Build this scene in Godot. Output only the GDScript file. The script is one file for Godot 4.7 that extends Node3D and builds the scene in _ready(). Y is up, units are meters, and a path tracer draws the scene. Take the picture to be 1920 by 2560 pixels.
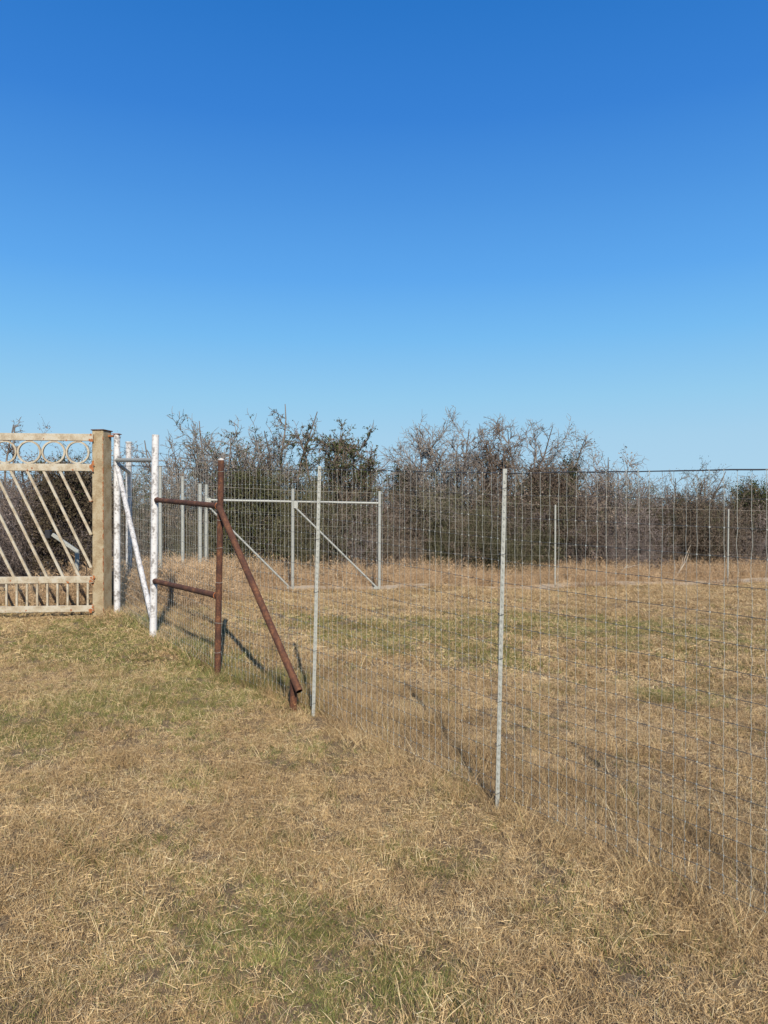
extends Node3D
# A dry winter pasture behind a tall game fence, with a painted steel gate, pipe braces and bare brush.

const EYE := 2.05
var rng := RandomNumberGenerator.new()
var taken := {}
var M := {}
var noise_a := FastNoiseLite.new()
var noise_b := FastNoiseLite.new()
var noise_c := FastNoiseLite.new()

# ---------------------------------------------------------------- mesh builder
class MB:
	var v := PackedVector3Array()
	var n := PackedVector3Array()
	var c := PackedColorArray()
	var ix := PackedInt32Array()

	func tri(a: Vector3, b: Vector3, d: Vector3, nn: Vector3, col: Color) -> void:
		var k := v.size()
		v.append(a); v.append(b); v.append(d)
		n.append(nn); n.append(nn); n.append(nn)
		c.append(col); c.append(col); c.append(col)
		if (b - a).cross(d - a).dot(nn) < 0.0:
			ix.append(k); ix.append(k + 1); ix.append(k + 2)
		else:
			ix.append(k); ix.append(k + 2); ix.append(k + 1)

	func quad(a: Vector3, b: Vector3, d: Vector3, e: Vector3, nn: Vector3, col: Color) -> void:
		tri(a, b, d, nn, col)
		tri(a, d, e, nn, col)

	func tube(p: PackedVector3Array, r: PackedFloat32Array, sides: int, col: Color, caps := false) -> void:
		var m := p.size()
		var along := (p[m - 1] - p[0]).normalized()
		var ref := Vector3.RIGHT if absf(along.x) < 0.7 else Vector3.UP
		var k := v.size()
		for i in m:
			var t := (p[mini(i + 1, m - 1)] - p[maxi(i - 1, 0)]).normalized()
			var a := t.cross(ref).normalized()
			var b := t.cross(a)
			for s in sides:
				var w := TAU * s / sides
				var o := a * cos(w) + b * sin(w)
				v.append(p[i] + o * r[i]); n.append(o); c.append(col)
		for i in m - 1:
			for s in sides:
				var q := k + i * sides
				var s2 := (s + 1) % sides
				ix.append(q + s); ix.append(q + sides + s); ix.append(q + s2)
				ix.append(q + s2); ix.append(q + sides + s); ix.append(q + sides + s2)
		if caps:
			for e in 2:
				var i := 0 if e == 0 else m - 1
				var nn := along if e == 1 else -along
				for s in range(1, sides - 1):
					tri(v[k + i * sides], v[k + i * sides + s], v[k + i * sides + s + 1], nn, col)

	func box(f: Transform3D, size: Vector3, bevel: float, col := Color.WHITE) -> void:
		# a box with chamfered edges, centred on f
		var h := size * 0.5
		var q := h - Vector3.ONE * bevel
		var ax := [Vector3.RIGHT, Vector3.UP, Vector3.BACK]
		for d in 3:
			for s in [-1.0, 1.0]:
				var w: Vector3 = ax[d] * s
				var u: Vector3 = ax[(d + 1) % 3]
				var t: Vector3 = ax[(d + 2) % 3]
				var o: Vector3 = w * h[d]
				var uu: Vector3 = u * q[(d + 1) % 3]
				var tt: Vector3 = t * q[(d + 2) % 3]
				quad(f * (o - uu - tt), f * (o + uu - tt), f * (o + uu + tt), f * (o - uu + tt), f.basis * w, col)
		if bevel <= 0.0:
			return
		for d in 3:
			for s in [-1.0, 1.0]:
				for s2 in [-1.0, 1.0]:
					var e := (d + 1) % 3
					var g := (d + 2) % 3
					var run: Vector3 = ax[d] * q[d]
					var p1: Vector3 = ax[e] * s * h[e] + ax[g] * s2 * q[g]
					var p2: Vector3 = ax[e] * s * q[e] + ax[g] * s2 * h[g]
					quad(f * (p1 - run), f * (p1 + run), f * (p2 + run), f * (p2 - run), f.basis * ((ax[e] * s + ax[g] * s2).normalized()), col)

	func mesh() -> ArrayMesh:
		var a := []
		a.resize(Mesh.ARRAY_MAX)
		a[Mesh.ARRAY_VERTEX] = v
		a[Mesh.ARRAY_NORMAL] = n
		a[Mesh.ARRAY_COLOR] = c
		a[Mesh.ARRAY_INDEX] = ix
		var m := ArrayMesh.new()
		m.add_surface_from_arrays(Mesh.PRIMITIVE_TRIANGLES, a)
		return m

# ---------------------------------------------------------------- scene helpers
func numbered(called: String) -> String:
	if not taken.has(called):
		taken[called] = 0
		return called
	taken[called] += 1
	return "%s_%03d" % [called, taken[called]]

func thing(called: String, label: String, category: String, at: Vector3, group := "") -> Node3D:
	var o := Node3D.new()
	o.name = numbered(called)
	add_child(o)
	o.position = at
	o.set_meta("label", label)
	o.set_meta("category", category)
	if group != "":
		o.set_meta("group", group)
	return o

func part(called: String, mesh: Mesh, mat: Material, parent: Node, at := Vector3.ZERO) -> MeshInstance3D:
	var o := MeshInstance3D.new()
	o.name = called
	o.mesh = mesh
	o.material_override = mat
	o.cast_shadow = GeometryInstance3D.SHADOW_CASTING_SETTING_ON
	parent.add_child(o, true)
	o.position = at
	return o

func pipe(a: Vector3, b: Vector3, r: float, sides := 20, wob := 0.0) -> ArrayMesh:
	# a pipe from a to b, a hair out of true where wob is set
	var m := MB.new()
	var p := PackedVector3Array()
	var q := PackedFloat32Array()
	var k := 9 if wob > 0.0 else 2
	for i in k:
		var t := float(i) / (k - 1)
		var o := Vector3.ZERO
		if wob > 0.0 and i > 0 and i < k - 1:
			o = Vector3(rng.randf_range(-wob, wob), 0, rng.randf_range(-wob, wob))
		p.append(a.lerp(b, t) + o)
		q.append(r * (1.0 + (rng.randf_range(-0.006, 0.006) if wob > 0.0 else 0.0)))
	m.tube(p, q, sides, Color.WHITE, true)
	return m.mesh()

func open_pipe(a: Vector3, b: Vector3, r: float, wall: float) -> ArrayMesh:
	# a pipe whose far end is open: outer skin, inner skin and the rim between them
	var m := MB.new()
	var d := (b - a).normalized()
	m.tube(PackedVector3Array([a, b]), PackedFloat32Array([r, r]), 24, Color.WHITE)
	m.tube(PackedVector3Array([a, b]), PackedFloat32Array([r - wall, r - wall]), 24, Color.WHITE)
	for k in range(24 * 2, 24 * 4):
		m.n[k] = -m.n[k]
	for s in 24:
		var s2 := (s + 1) % 24
		m.quad(m.v[24 + s], m.v[24 + s2], m.v[72 + s2], m.v[72 + s], d, Color.WHITE)
	return m.mesh()

# ---------------------------------------------------------------- ground shape
const HILL := [
	[0.825, -5.37, -0.16], [-0.70, -7.27, -0.01], [-1.95, -8.67, 0.05], [-3.25, -10.4, 0.225], [-4.41, -12.2, 0.33], [-4.76, -13.8, 0.31],
	[-6.0, -12.0, 0.23], [-5.2, -12.0, 0.25], [-8.0, -12.2, 0.23], [-7.0, -15.5, 0.26], [-4.2, -17.3, 0.16], [-2.2, -17.8, 0.07], [-0.12, -18.26, 0.02], [4.98, -21.5, -0.3], [11.17, -24.0, -0.42], [17.5, -26.5, -0.5],
	[2.35, -3.47, -0.23], [3.87, -1.57, -0.24], [0.0, -2.0, 0.0], [-3.0, -4.5, 0.06], [-3.6, -8.0, 0.13], [0.2, -12.0, 0.03], [3.6, -10.0, -0.14], [5.0, -15.0, -0.2], [3.0, -6.5, -0.17],
	[0.0, -40.0, -0.35], [-20.0, -22.0, 0.15], [30.0, -40.0, -0.6], [-6.0, 0.0, 0.05], [10.0, -8.0, -0.3], [-14.0, -10.0, 0.3], [0.0, 12.0, 0.0],
]
const X0 := -16.0
const Z0 := -34.0
const STEP := 0.25
const NX := 149
const NZ := 161
var heights := PackedFloat32Array()

func raw_height(x: float, z: float) -> float:
	var sum := 0.0
	var tot := 0.0
	for p in HILL:
		var d: float = (x - p[0]) * (x - p[0]) + (z - p[1]) * (z - p[1]) + 0.25
		var w := 1.0 / (d * sqrt(d))
		sum += w * p[2]
		tot += w
	return sum / tot + noise_a.get_noise_2d(x * 22.0, z * 22.0) * 0.035 + noise_b.get_noise_2d(x * 90.0, z * 90.0) * 0.012

func ground(x: float, z: float) -> float:
	var fx := clampf((x - X0) / STEP, 0.0, NX - 1.001)
	var fz := clampf((z - Z0) / STEP, 0.0, NZ - 1.001)
	var i := int(fx)
	var j := int(fz)
	fx -= i
	fz -= j
	var k := j * NX + i
	return lerpf(lerpf(heights[k], heights[k + 1], fx), lerpf(heights[k + NX], heights[k + NX + 1], fx), fz)

# ---------------------------------------------------------------- materials
func mottle(seed_: int, f1: float, f2: float, stops: Array, size := 512, mixv := 0.5) -> ImageTexture:
	# a seamless mottled colour map: coarse patches mixed with fine grain, run through a colour ramp
	var a := FastNoiseLite.new()
	a.seed = seed_
	a.frequency = f1
	a.fractal_octaves = 4
	var b := FastNoiseLite.new()
	b.seed = seed_ + 7
	b.frequency = f2
	b.fractal_octaves = 3
	var ia := a.get_seamless_image(size, size)
	var ib := b.get_seamless_image(size, size)
	var g := Gradient.new()
	var offs := PackedFloat32Array()
	var cols := PackedColorArray()
	for s in stops:
		offs.append(s[0])
		cols.append(s[1])
	g.offsets = offs
	g.colors = cols
	var lut := []
	for i in 256:
		lut.append(g.sample(i / 255.0))
	var im := Image.create(size, size, true, Image.FORMAT_RGB8)
	var da := ia.get_data()
	var db := ib.get_data()
	for y in size:
		for x in size:
			var k := y * size + x
			var t := int(clampf(da[k] * (1.0 - mixv) + db[k] * mixv, 0, 255))
			im.set_pixel(x, y, lut[t])
	return ImageTexture.create_from_image(im)

func skin(tex: Texture2D, scale: float, rough: float, metal := 0.0, relief := 0.0) -> StandardMaterial3D:
	var m := StandardMaterial3D.new()
	m.albedo_texture = tex
	m.uv1_triplanar = true
	m.uv1_world_triplanar = true
	m.uv1_scale = Vector3.ONE * scale
	m.roughness = rough
	m.metallic = metal
	if relief > 0.0:
		m.heightmap_enabled = true
		m.heightmap_texture = tex
		m.heightmap_scale = relief
	return m

func plain(col: Color, rough: float, metal := 0.0) -> StandardMaterial3D:
	var m := StandardMaterial3D.new()
	m.albedo_color = col
	m.roughness = rough
	m.metallic = metal
	return m

func tinted(rough: float, through := 0.0) -> StandardMaterial3D:
	var m := StandardMaterial3D.new()
	m.vertex_color_use_as_albedo = true
	m.roughness = rough
	m.metallic_specular = 0.25
	if through > 0.0:
		m.backlight_enabled = true
		m.backlight = Color(through, through, through)
	return m

func lin(r: float, g: float, b: float) -> Color:
	return Color(r, g, b).linear_to_srgb()

func clear_sky() -> ImageTexture:
	# a cloudless winter sky: the colour of the air by height above the horizon, the same all round
	var stops := [[-90.0, 96, 84, 66], [-4.0, 120, 112, 96], [0.0, 180, 214, 235], [5.3, 167, 209, 236], [8.3, 150, 204, 238], [12.8, 120, 188, 241], [17.1, 96, 168, 237], [22.6, 77, 148, 224], [27.7, 58, 130, 213], [34.5, 43, 117, 199], [60.0, 30, 96, 180], [90.0, 26, 88, 170]]
	var im := Image.create(1024, 512, false, Image.FORMAT_RGBF)
	for y in 512:
		var e := 90.0 - (y + 0.5) * 180.0 / 512.0
		var c := Color.BLACK
		for k in stops.size() - 1:
			if e >= stops[k][0] and e <= stops[k + 1][0]:
				var f: float = (e - stops[k][0]) / (stops[k + 1][0] - stops[k][0])
				c = Color8(stops[k][1], stops[k][2], stops[k][3]).srgb_to_linear().lerp(Color8(stops[k + 1][1], stops[k + 1][2], stops[k + 1][3]).srgb_to_linear(), f)
		im.fill_rect(Rect2i(0, y, 1024, 1), Color(c.r / 1.25, c.g / 1.25, c.b / 1.25))
	return ImageTexture.create_from_image(im)

func materials() -> void:
	M.white = skin(mottle(11, 0.007, 0.04, [[0.0, lin(0.12, 0.11, 0.10)], [0.33, lin(0.25, 0.23, 0.21)], [0.39, lin(0.48, 0.465, 0.44)], [0.5, lin(0.58, 0.57, 0.55)], [1.0, lin(0.64, 0.635, 0.62)]], 512, 0.5), 0.9, 0.6)
	M.worn_white = skin(mottle(12, 0.012, 0.05, [[0.0, lin(0.08, 0.07, 0.06)], [0.38, lin(0.19, 0.175, 0.155)], [0.43, lin(0.42, 0.41, 0.39)], [0.53, lin(0.53, 0.52, 0.50)], [1.0, lin(0.57, 0.565, 0.55)]], 512, 0.5), 1.4, 0.65)
	M.rust = skin(mottle(21, 0.008, 0.05, [[0.0, lin(0.026, 0.011, 0.007)], [0.38, lin(0.052, 0.020, 0.011)], [0.5, lin(0.078, 0.029, 0.014)], [0.6, lin(0.108, 0.042, 0.018)], [0.74, lin(0.18, 0.075, 0.03)], [1.0, lin(0.25, 0.115, 0.045)]], 512, 0.5), 1.3, 0.85)
	M.bright_rust = skin(mottle(22, 0.02, 0.07, [[0.0, lin(0.10, 0.03, 0.012)], [0.5, lin(0.30, 0.10, 0.03)], [1.0, lin(0.48, 0.20, 0.07)]], 256, 0.5), 3.0, 0.9)
	M.galv = skin(mottle(31, 0.02, 0.08, [[0.0, lin(0.150, 0.150, 0.128)], [0.4, lin(0.300, 0.307, 0.270)], [0.65, lin(0.375, 0.383, 0.345)], [1.0, lin(0.465, 0.473, 0.435)]], 512, 0.5), 2.5, 0.55, 0.15)
	M.cream = skin(mottle(41, 0.008, 0.05, [[0.0, lin(0.22, 0.165, 0.10)], [0.32, lin(0.31, 0.25, 0.165)], [0.46, lin(0.37, 0.31, 0.215)], [0.56, lin(0.40, 0.35, 0.255)], [0.66, lin(0.43, 0.39, 0.30)], [1.0, lin(0.37, 0.36, 0.32)]], 512, 0.4), 1.1, 0.6)
	M.khaki = skin(mottle(42, 0.008, 0.06, [[0.0, lin(0.18, 0.115, 0.055)], [0.34, lin(0.27, 0.20, 0.11)], [0.46, lin(0.32, 0.25, 0.145)], [0.58, lin(0.36, 0.295, 0.185)], [1.0, lin(0.40, 0.35, 0.24)]], 512, 0.45), 1.0, 0.7)
	M.steel = plain(lin(0.36, 0.37, 0.35), 0.45, 0.25)
	M.dark_steel = plain(lin(0.07, 0.075, 0.08), 0.6, 0.3)
	M.wire = plain(lin(0.34, 0.35, 0.31), 0.55, 0.1)
	M.line_wire = plain(lin(0.085, 0.085, 0.08), 0.6, 0.2)
	M.far_wire = plain(lin(0.288, 0.264, 0.208), 0.6, 0.1)
	M.black = plain(lin(0.02, 0.02, 0.022), 0.5)
	M.soil = skin(mottle(51, 0.02, 0.11, [[0.0, lin(0.05, 0.034, 0.018)], [0.4, lin(0.10, 0.068, 0.035)], [0.6, lin(0.16, 0.11, 0.057)], [1.0, lin(0.28, 0.20, 0.11)]], 1024, 0.6), 0.45, 1.0)
	M.track = skin(mottle(52, 0.02, 0.11, [[0.0, lin(0.28, 0.21, 0.13)], [0.5, lin(0.44, 0.35, 0.23)], [1.0, lin(0.56, 0.46, 0.33)]], 512, 0.5), 0.6, 1.0)
	M.grass = tinted(0.75)
	M.twig = tinted(0.9)
	M.bark = skin(mottle(61, 0.02, 0.08, [[0.0, lin(0.07, 0.055, 0.045)], [0.5, lin(0.16, 0.13, 0.105)], [1.0, lin(0.26, 0.22, 0.185)]], 256, 0.5), 2.0, 0.95)

# ---------------------------------------------------------------- the setting
func build_ground() -> void:
	heights.resize(NX * NZ)
	for j in NZ:
		for i in NX:
			heights[j * NX + i] = raw_height(X0 + i * STEP, Z0 + j * STEP)
	var xs := PackedFloat32Array()
	var zs := PackedFloat32Array()
	var far := [1200.0, 600.0, 300.0, 150.0, 80.0, 45.0, 20.0, 8.0, 3.0]
	for d in far:
		xs.append(X0 - d)
		zs.append(Z0 - d)
	for i in NX:
		xs.append(X0 + i * STEP)
	for j in NZ:
		zs.append(Z0 + j * STEP)
	far.reverse()
	for d in far:
		xs.append(X0 + (NX - 1) * STEP + d)
		zs.append(Z0 + (NZ - 1) * STEP + d)
	var m := MB.new()
	var w := xs.size()
	for z in zs:
		for x in xs:
			var y := ground(x, z)
			m.v.append(Vector3(x, y, z))
			var e := 0.2
			m.n.append(Vector3(ground(x - e, z) - ground(x + e, z), 2 * e, ground(x, z - e) - ground(x, z + e)).normalized())
			m.c.append(Color.WHITE)
	for j in zs.size() - 1:
		for i in w - 1:
			var k := j * w + i
			for t in [k, k + 1, k + w, k + 1, k + w + 1, k + w]:
				m.ix.append(t)
	part(numbered("ground"), m.mesh(), M.soil, self).set_meta("kind", "structure")

	# the pale dirt track that passes behind the gate and along the far fence
	var line := [Vector2(-17, -15.6), Vector2(-10, -15.9), Vector2(-6.6, -16.6), Vector2(-4.4, -17.95), Vector2(-2.1, -18.45), Vector2(0.1, -18.95), Vector2(2.5, -20.5), Vector2(5.2, -22.2), Vector2(11.4, -24.7), Vector2(17.6, -27.2)]
	var t := MB.new()
	var prev := []
	for s in line.size() - 1:
		for q in 24:
			var f := q / 24.0
			var p: Vector2 = line[s].lerp(line[s + 1], f)
			var d: Vector2 = (line[s + 1] - line[s]).normalized()
			var side := Vector2(-d.y, d.x)
			var row := []
			for e in 5:
				var o: float = (e - 2) * 0.36 * (1.0 + 0.25 * noise_b.get_noise_2d(p.x * 60.0 + e * 40.0, p.y * 60.0))
				var at := p + side * o
				row.append(Vector3(at.x, ground(at.x, at.y) + 0.012, at.y))
			if prev.size() > 0:
				for e in 4:
					t.quad(prev[e], prev[e + 1], row[e + 1], row[e], Vector3.UP, Color.WHITE)
			prev = row
	part(numbered("dirt_track"), t.mesh(), M.track, self).set_meta("kind", "structure")

# ---------------------------------------------------------------- grass
func sward(blades: int, rad: float, lo: float, hi: float, wide: float, green: float, flat: float, clumps: int) -> ArrayMesh:
	# a round sod of matted grass: blades bunched in clumps that lean their own way, with fallen straw between them
	var m := MB.new()
	var centres := []
	for k in clumps:
		var a := rng.randf() * TAU
		var r := sqrt(rng.randf()) * rad
		centres.append([Vector3(cos(a) * r, 0, sin(a) * r), rng.randf_range(0.4, 1.3), Vector3(rng.randf_range(-1, 1), 0, rng.randf_range(-1, 1)) * 0.8, rng.randf() < green, rng.randf_range(0.6, 1.22)])
	for b in blades:
		var c: Array = centres[rng.randi() % clumps]
		var foot: Vector3 = c[0] + Vector3(rng.randfn(0, 0.02), -0.01, rng.randfn(0, 0.02))
		var is_green: bool = (c[3] and rng.randf() < 0.75) or rng.randf() < green * 0.25
		var tone: Color
		if is_green:
			tone = Color(0.13, 0.17, 0.05).lerp(Color(0.30, 0.285, 0.105), rng.randf())
		else:
			var q := rng.randf()
			if q < 0.6:
				tone = Color(0.53, 0.365, 0.20).lerp(Color(0.73, 0.545, 0.32), rng.randf())
			elif q < 0.81:
				tone = Color(0.38, 0.25, 0.15).lerp(Color(0.51, 0.36, 0.215), rng.randf())
			elif q < 0.96:
				tone = Color(0.17, 0.11, 0.06)
			else:
				tone = Color(0.74, 0.62, 0.42)
		tone = tone * (float(c[4]) * rng.randf_range(0.85, 1.15))
		tone.a = 1.0
		var h: float = rng.randf_range(lo, hi) * c[1]
		if rng.randf() < 0.007 and not is_green:
			h = rng.randf_range(0.08, 0.15)
			tone = Color(0.70, 0.56, 0.36)
		var go := rng.randf() * TAU
		var d: Vector3 = (Vector3(cos(go), 0, sin(go)) + c[2]).normalized()
		var w := wide * rng.randf_range(0.6, 1.3)
		var up := rng.randf_range(0.7, 2.6)
		var drop := rng.randf_range(0.05, 0.6)
		if rng.randf() < flat and not is_green:
			up = rng.randf_range(-0.1, 0.35)
			foot.y += rng.randf_range(0.015, 0.06) * float(c[1])
			drop = 0.1
			h *= 1.1
		var dirn := (d + Vector3.UP * up).normalized()
		var side := Vector3(-d.z, 0, d.x).rotated(dirn, rng.randf_range(-1.2, 1.2))
		var p0 := foot
		for i in 3:
			var p1 := p0 + dirn * h / 3.0
			var w0 := w * (1.0 - 0.25 * i)
			var w1 := w * (0.75 - 0.25 * i)
			var nn := side.cross(dirn).normalized()
			if i < 2:
				m.quad(p0 - side * w0 * 0.5, p0 + side * w0 * 0.5, p1 + side * w1 * 0.5, p1 - side * w1 * 0.5, nn, tone)
			else:
				m.tri(p0 - side * w0 * 0.5, p0 + side * w0 * 0.5, p1, nn, tone)
			p0 = p1
			dirn = (dirn + d * drop * 0.3 - Vector3.UP * drop * 0.45 + Vector3(rng.randf_range(-0.3, 0.3), rng.randf_range(-0.2, 0.2), rng.randf_range(-0.3, 0.3))).normalized()
	return m.mesh()

func weed(stems: int, spread: float, lo: float, hi: float) -> ArrayMesh:
	# tall dry bunch grass: thin stems with ragged seed heads and dead leaves
	var m := MB.new()
	for b in stems:
		var a := rng.randf() * TAU
		var rad := sqrt(rng.randf()) * spread
		var p := Vector3(cos(a) * rad, -0.03, sin(a) * rad)
		var h := rng.randf_range(lo, hi)
		var d := Vector3(cos(a), 0, sin(a)).rotated(Vector3.UP, rng.randf_range(-1.2, 1.2)) * rng.randf_range(0.1, 0.55)
		var tone := Color(1, 1, 1) * rng.randf_range(0.65, 1.25)
		tone.a = 1.0
		var pts := PackedVector3Array()
		var rr := PackedFloat32Array()
		for i in 5:
			pts.append(p)
			rr.append(0.0032 - 0.0005 * i)
			p += (Vector3.UP + d * (0.4 + 0.4 * i) + Vector3(rng.randf_range(-0.12, 0.12), 0, rng.randf_range(-0.12, 0.12))).normalized() * h / 4.0
		m.tube(pts, rr, 3, tone)
		for l in 7:
			var t := rng.randf_range(0.15, 1.0)
			var q := pts[int(t * 3.99)].lerp(pts[int(t * 3.99) + 1], fmod(t * 3.99, 1.0))
			var ld := Vector3(rng.randf_range(-1, 1), rng.randf_range(-0.3, 0.9), rng.randf_range(-1, 1)).normalized()
			var ll := rng.randf_range(0.05, 0.16)
			var sd := ld.cross(Vector3(rng.randf_range(-1, 1), rng.randf_range(-1, 1), rng.randf_range(-1, 1))).normalized() * rng.randf_range(0.003, 0.007)
			m.tri(q - sd, q + sd, q + ld * ll, ld.cross(sd).normalized(), tone)
	return m.mesh()

const GREENS := [[-2.7, -7.35, 0.8], [-4.2, -10.8, 1.0], [-1.6, -8.1, 0.8], [-0.55, -3.7, 0.45], [0.0, -3.0, 0.5], [-0.3, -3.3, 0.3], [-0.1, -11.6, 1.2], [1.0, -12.4, 1.3], [4.6, -13.4, 2.2], [3.5, -8.6, 0.5], [-3.1, -6.3, 0.4], [1.5, -10.2, 0.7], [-2.4, -9.2, 0.8], [-1.2, -3.1, 0.3], [0.25, -4.5, 0.2], [-3.6, -9.6, 0.7], [-0.7, -6.2, 0.3], [2.6, -14.0, 1.2], [-1.3, -12.6, 0.8]]

func fence_gap(x: float, z: float) -> float:
	# distance to the line of the near fence
	var p := Vector2(x, z)
	var best := 99.0
	for i in NEAR.size() - 1:
		var a := Vector2(NEAR[i][0], NEAR[i][1])
		var b := Vector2(NEAR[i + 1][0], NEAR[i + 1][1])
		best = minf(best, p.distance_to(Geometry2D.get_closest_point_to_segment(p, a, b)))
	return best

func multi(called: String, mesh: Mesh, mat: Material, xf: Array, cols: Array, parent: Node) -> MultiMeshInstance3D:
	var mm := MultiMesh.new()
	mm.transform_format = MultiMesh.TRANSFORM_3D
	mm.use_colors = true
	mm.mesh = mesh
	mm.instance_count = xf.size()
	for i in xf.size():
		mm.set_instance_transform(i, xf[i])
		mm.set_instance_color(i, cols[i])
	var o := MultiMeshInstance3D.new()
	o.name = called
	o.multimesh = mm
	o.material_override = mat
	o.set_meta("kind", "stuff")
	parent.add_child(o, true)
	return o

func build_grass() -> void:
	# sods: three shares of green by three lengths, several of each
	var kinds := []
	var of := {}
	for len_ in 3:
		for gr in 3:
			for far in 2:
				var list := []
				for k in 3:
					var lo: float = [0.022, 0.035, 0.09][len_]
					var hi: float = [0.052, 0.085, 0.21][len_]
					var n: int = [1250, 1050, 520][len_]
					if far == 1:
						n = int(n * 0.5)
					list.append(kinds.size())
					kinds.append(sward(n, 0.19, lo, hi, (0.0022 if far == 0 else 0.0046), [0.02, 0.3, 0.75][gr], [0.12, 0.1, 0.06][len_], 46))
				of[[len_, gr, far]] = list
	var xf := []
	var cs := []
	for k in kinds.size():
		xf.append([])
		cs.append([])
	var z := -1.4
	while z > -27.0:
		var half := 0.52 * absf(z) + 1.7
		var dz := 0.165 if z > -5.5 else (0.19 if z > -12.0 else 0.23)
		for i in int(2.0 * half / dz):
			var x := -half + (i + rng.randf_range(0.0, 1.0)) * dz
			var zz := z - rng.randf_range(-0.1, 1.1) * dz
			var far_line := -17.9 - (x + 2.2) * 0.22 if x < 0.0 else -18.35 - x * 0.62
			if x > 5.0:
				far_line = -21.4 - (x - 5.0) * 0.41
			if zz < far_line:
				continue
			var g := 0.0
			for b in GREENS:
				var dd: float = ((x - b[0]) * (x - b[0]) + (zz - b[1]) * (zz - b[1])) / (b[2] * b[2])
				if dd < 4.0:
					g += exp(-dd * 1.3)
			g = g * (0.8 + 0.9 * noise_b.get_noise_2d(x * 70.0, zz * 70.0)) + 0.0 + 0.42 * noise_a.get_noise_2d(x * 45.0 + 300.0, zz * 45.0)
			var outside := x - (zz + 5.37) * 0.8 < 0.825
			if outside:
				g += 0.11 + (0.08 if x < -1.3 and zz < -5.5 else 0.0)
			elif zz < -8.5 and zz > -15.0:
				g += 0.12
			g += rng.randf_range(-0.18, 0.18)
			# mown rows across the field: the swaths lie thicker and browner
			var row := sin((x * 0.71 - zz * 0.70) * 5.4 + noise_a.get_noise_2d(x * 16.0, zz * 16.0) * 5.0)
			var tallness := 1.0 + 0.5 * noise_b.get_noise_2d(x * 60.0, zz * 45.0)
			if not outside:
				tallness *= 1.0 + 0.25 * row
			var gap := fence_gap(x, zz)
			var len_ := 0 if rng.randf() < 0.7 else 1
			if (outside and gap < 0.06 and rng.randf() < 0.5) or (not outside and gap < 0.75 and rng.randf() < 0.95 - gap * 0.7):
				len_ = 2
				tallness *= 1.05
			elif not outside and gap < 1.5 and rng.randf() < 0.55:
				len_ = 1 if rng.randf() < 0.75 else 2
				tallness *= 0.95
			elif not outside and zz < -14.5 and rng.randf() < 0.3:
				len_ = 2
				tallness *= 0.55
			var gr := 0 if g < 0.22 else (1 if g < 0.5 else 2)
			var list: Array = of[[len_, gr, 0 if zz > -9.0 else 1]]
			var kind: int = list[rng.randi() % 3]
			var light := clampf(0.5 + 1.1 * noise_a.get_noise_2d(x * 60.0 - 200.0, zz * 60.0) + rng.randf_range(-0.3, 0.3), 0.0, 1.0)
			var base := Color(0.82, 0.78, 0.73).lerp(Color(1.06, 1.05, 1.02), light)
			if not outside and row > 0.3:
				base = base * Color(0.86, 0.84, 0.81)
			base = base * (Color(0.97, 0.985, 0.90) if outside else Color(0.98, 1.0, 0.95))
			var s := rng.randf_range(0.9, 1.2)
			var bs := Basis(Vector3.UP, rng.randf() * TAU).scaled(Vector3(s, s * tallness, s))
			xf[kind].append(Transform3D(bs, Vector3(x, ground(x, zz), zz)))
			cs[kind].append(base)
		z -= dz
	var root := Node3D.new()
	root.name = numbered("pasture_grass")
	root.set_meta("label", "short dry tan pasture grass with green patches covering the ground")
	root.set_meta("category", "grass")
	root.set_meta("kind", "stuff")
	add_child(root)
	for k in kinds.size():
		if xf[k].size() > 0:
			multi("grass_sods", kinds[k], M.grass, xf[k], cs[k], root)

	# tall dead bunch grass along the side fence and the far fence
	var wk := []
	for k in 4:
		wk.append(weed(22, 0.2, 0.2, 0.85))
	var wx := [[], [], [], []]
	var wc := [[], [], [], []]
	for i in 6800:
		var x: float
		var zz: float
		var s := rng.randf_range(0.6, 1.1)
		if i < 1500:
			x = -4.5 + rng.randfn(0.0, 0.75)
			zz = rng.randf_range(-19.0, -12.9)
			if x > -3.3:
				s *= 0.6
		elif i < 1750:
			x = rng.randf_range(-12.0, -4.8)
			zz = rng.randf_range(-14.6, -13.2)
			s *= 0.55
		else:
			var t := rng.randf()
			x = lerpf(-4.0, 17.0, t)
			var fl := -17.55 - (x + 2.2) * 0.22 if x < 0.0 else -18.2 - x * 0.66
			if x > 5.0:
				fl = -21.5 - (x - 5.0) * 0.4
			zz = fl + (rng.randf_range(-0.25, 0.35) if rng.randf() < 0.04 else rng.randf_range(-3.6, -1.1))
			s = rng.randf_range(0.25, 0.58) if rng.randf() < 0.85 else rng.randf_range(0.58, 1.05)
		var k := rng.randi() % 4
		var b := Basis(Vector3.UP, rng.randf() * TAU).scaled(Vector3(s, s, s))
		wx[k].append(Transform3D(b, Vector3(x, ground(x, zz), zz)))
		wc[k].append(Color(0.36, 0.235, 0.13).lerp(Color(0.58, 0.42, 0.25), rng.randf()))
	var tall := Node3D.new()
	tall.name = numbered("tall_dry_grass")
	tall.set_meta("label", "tall dead tan bunch grass along the far fences and dirt track")
	tall.set_meta("category", "grass")
	tall.set_meta("kind", "stuff")
	add_child(tall)
	for k in 4:
		multi("bunch_grass", wk[k], M.grass, wx[k], wc[k], tall)

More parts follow.
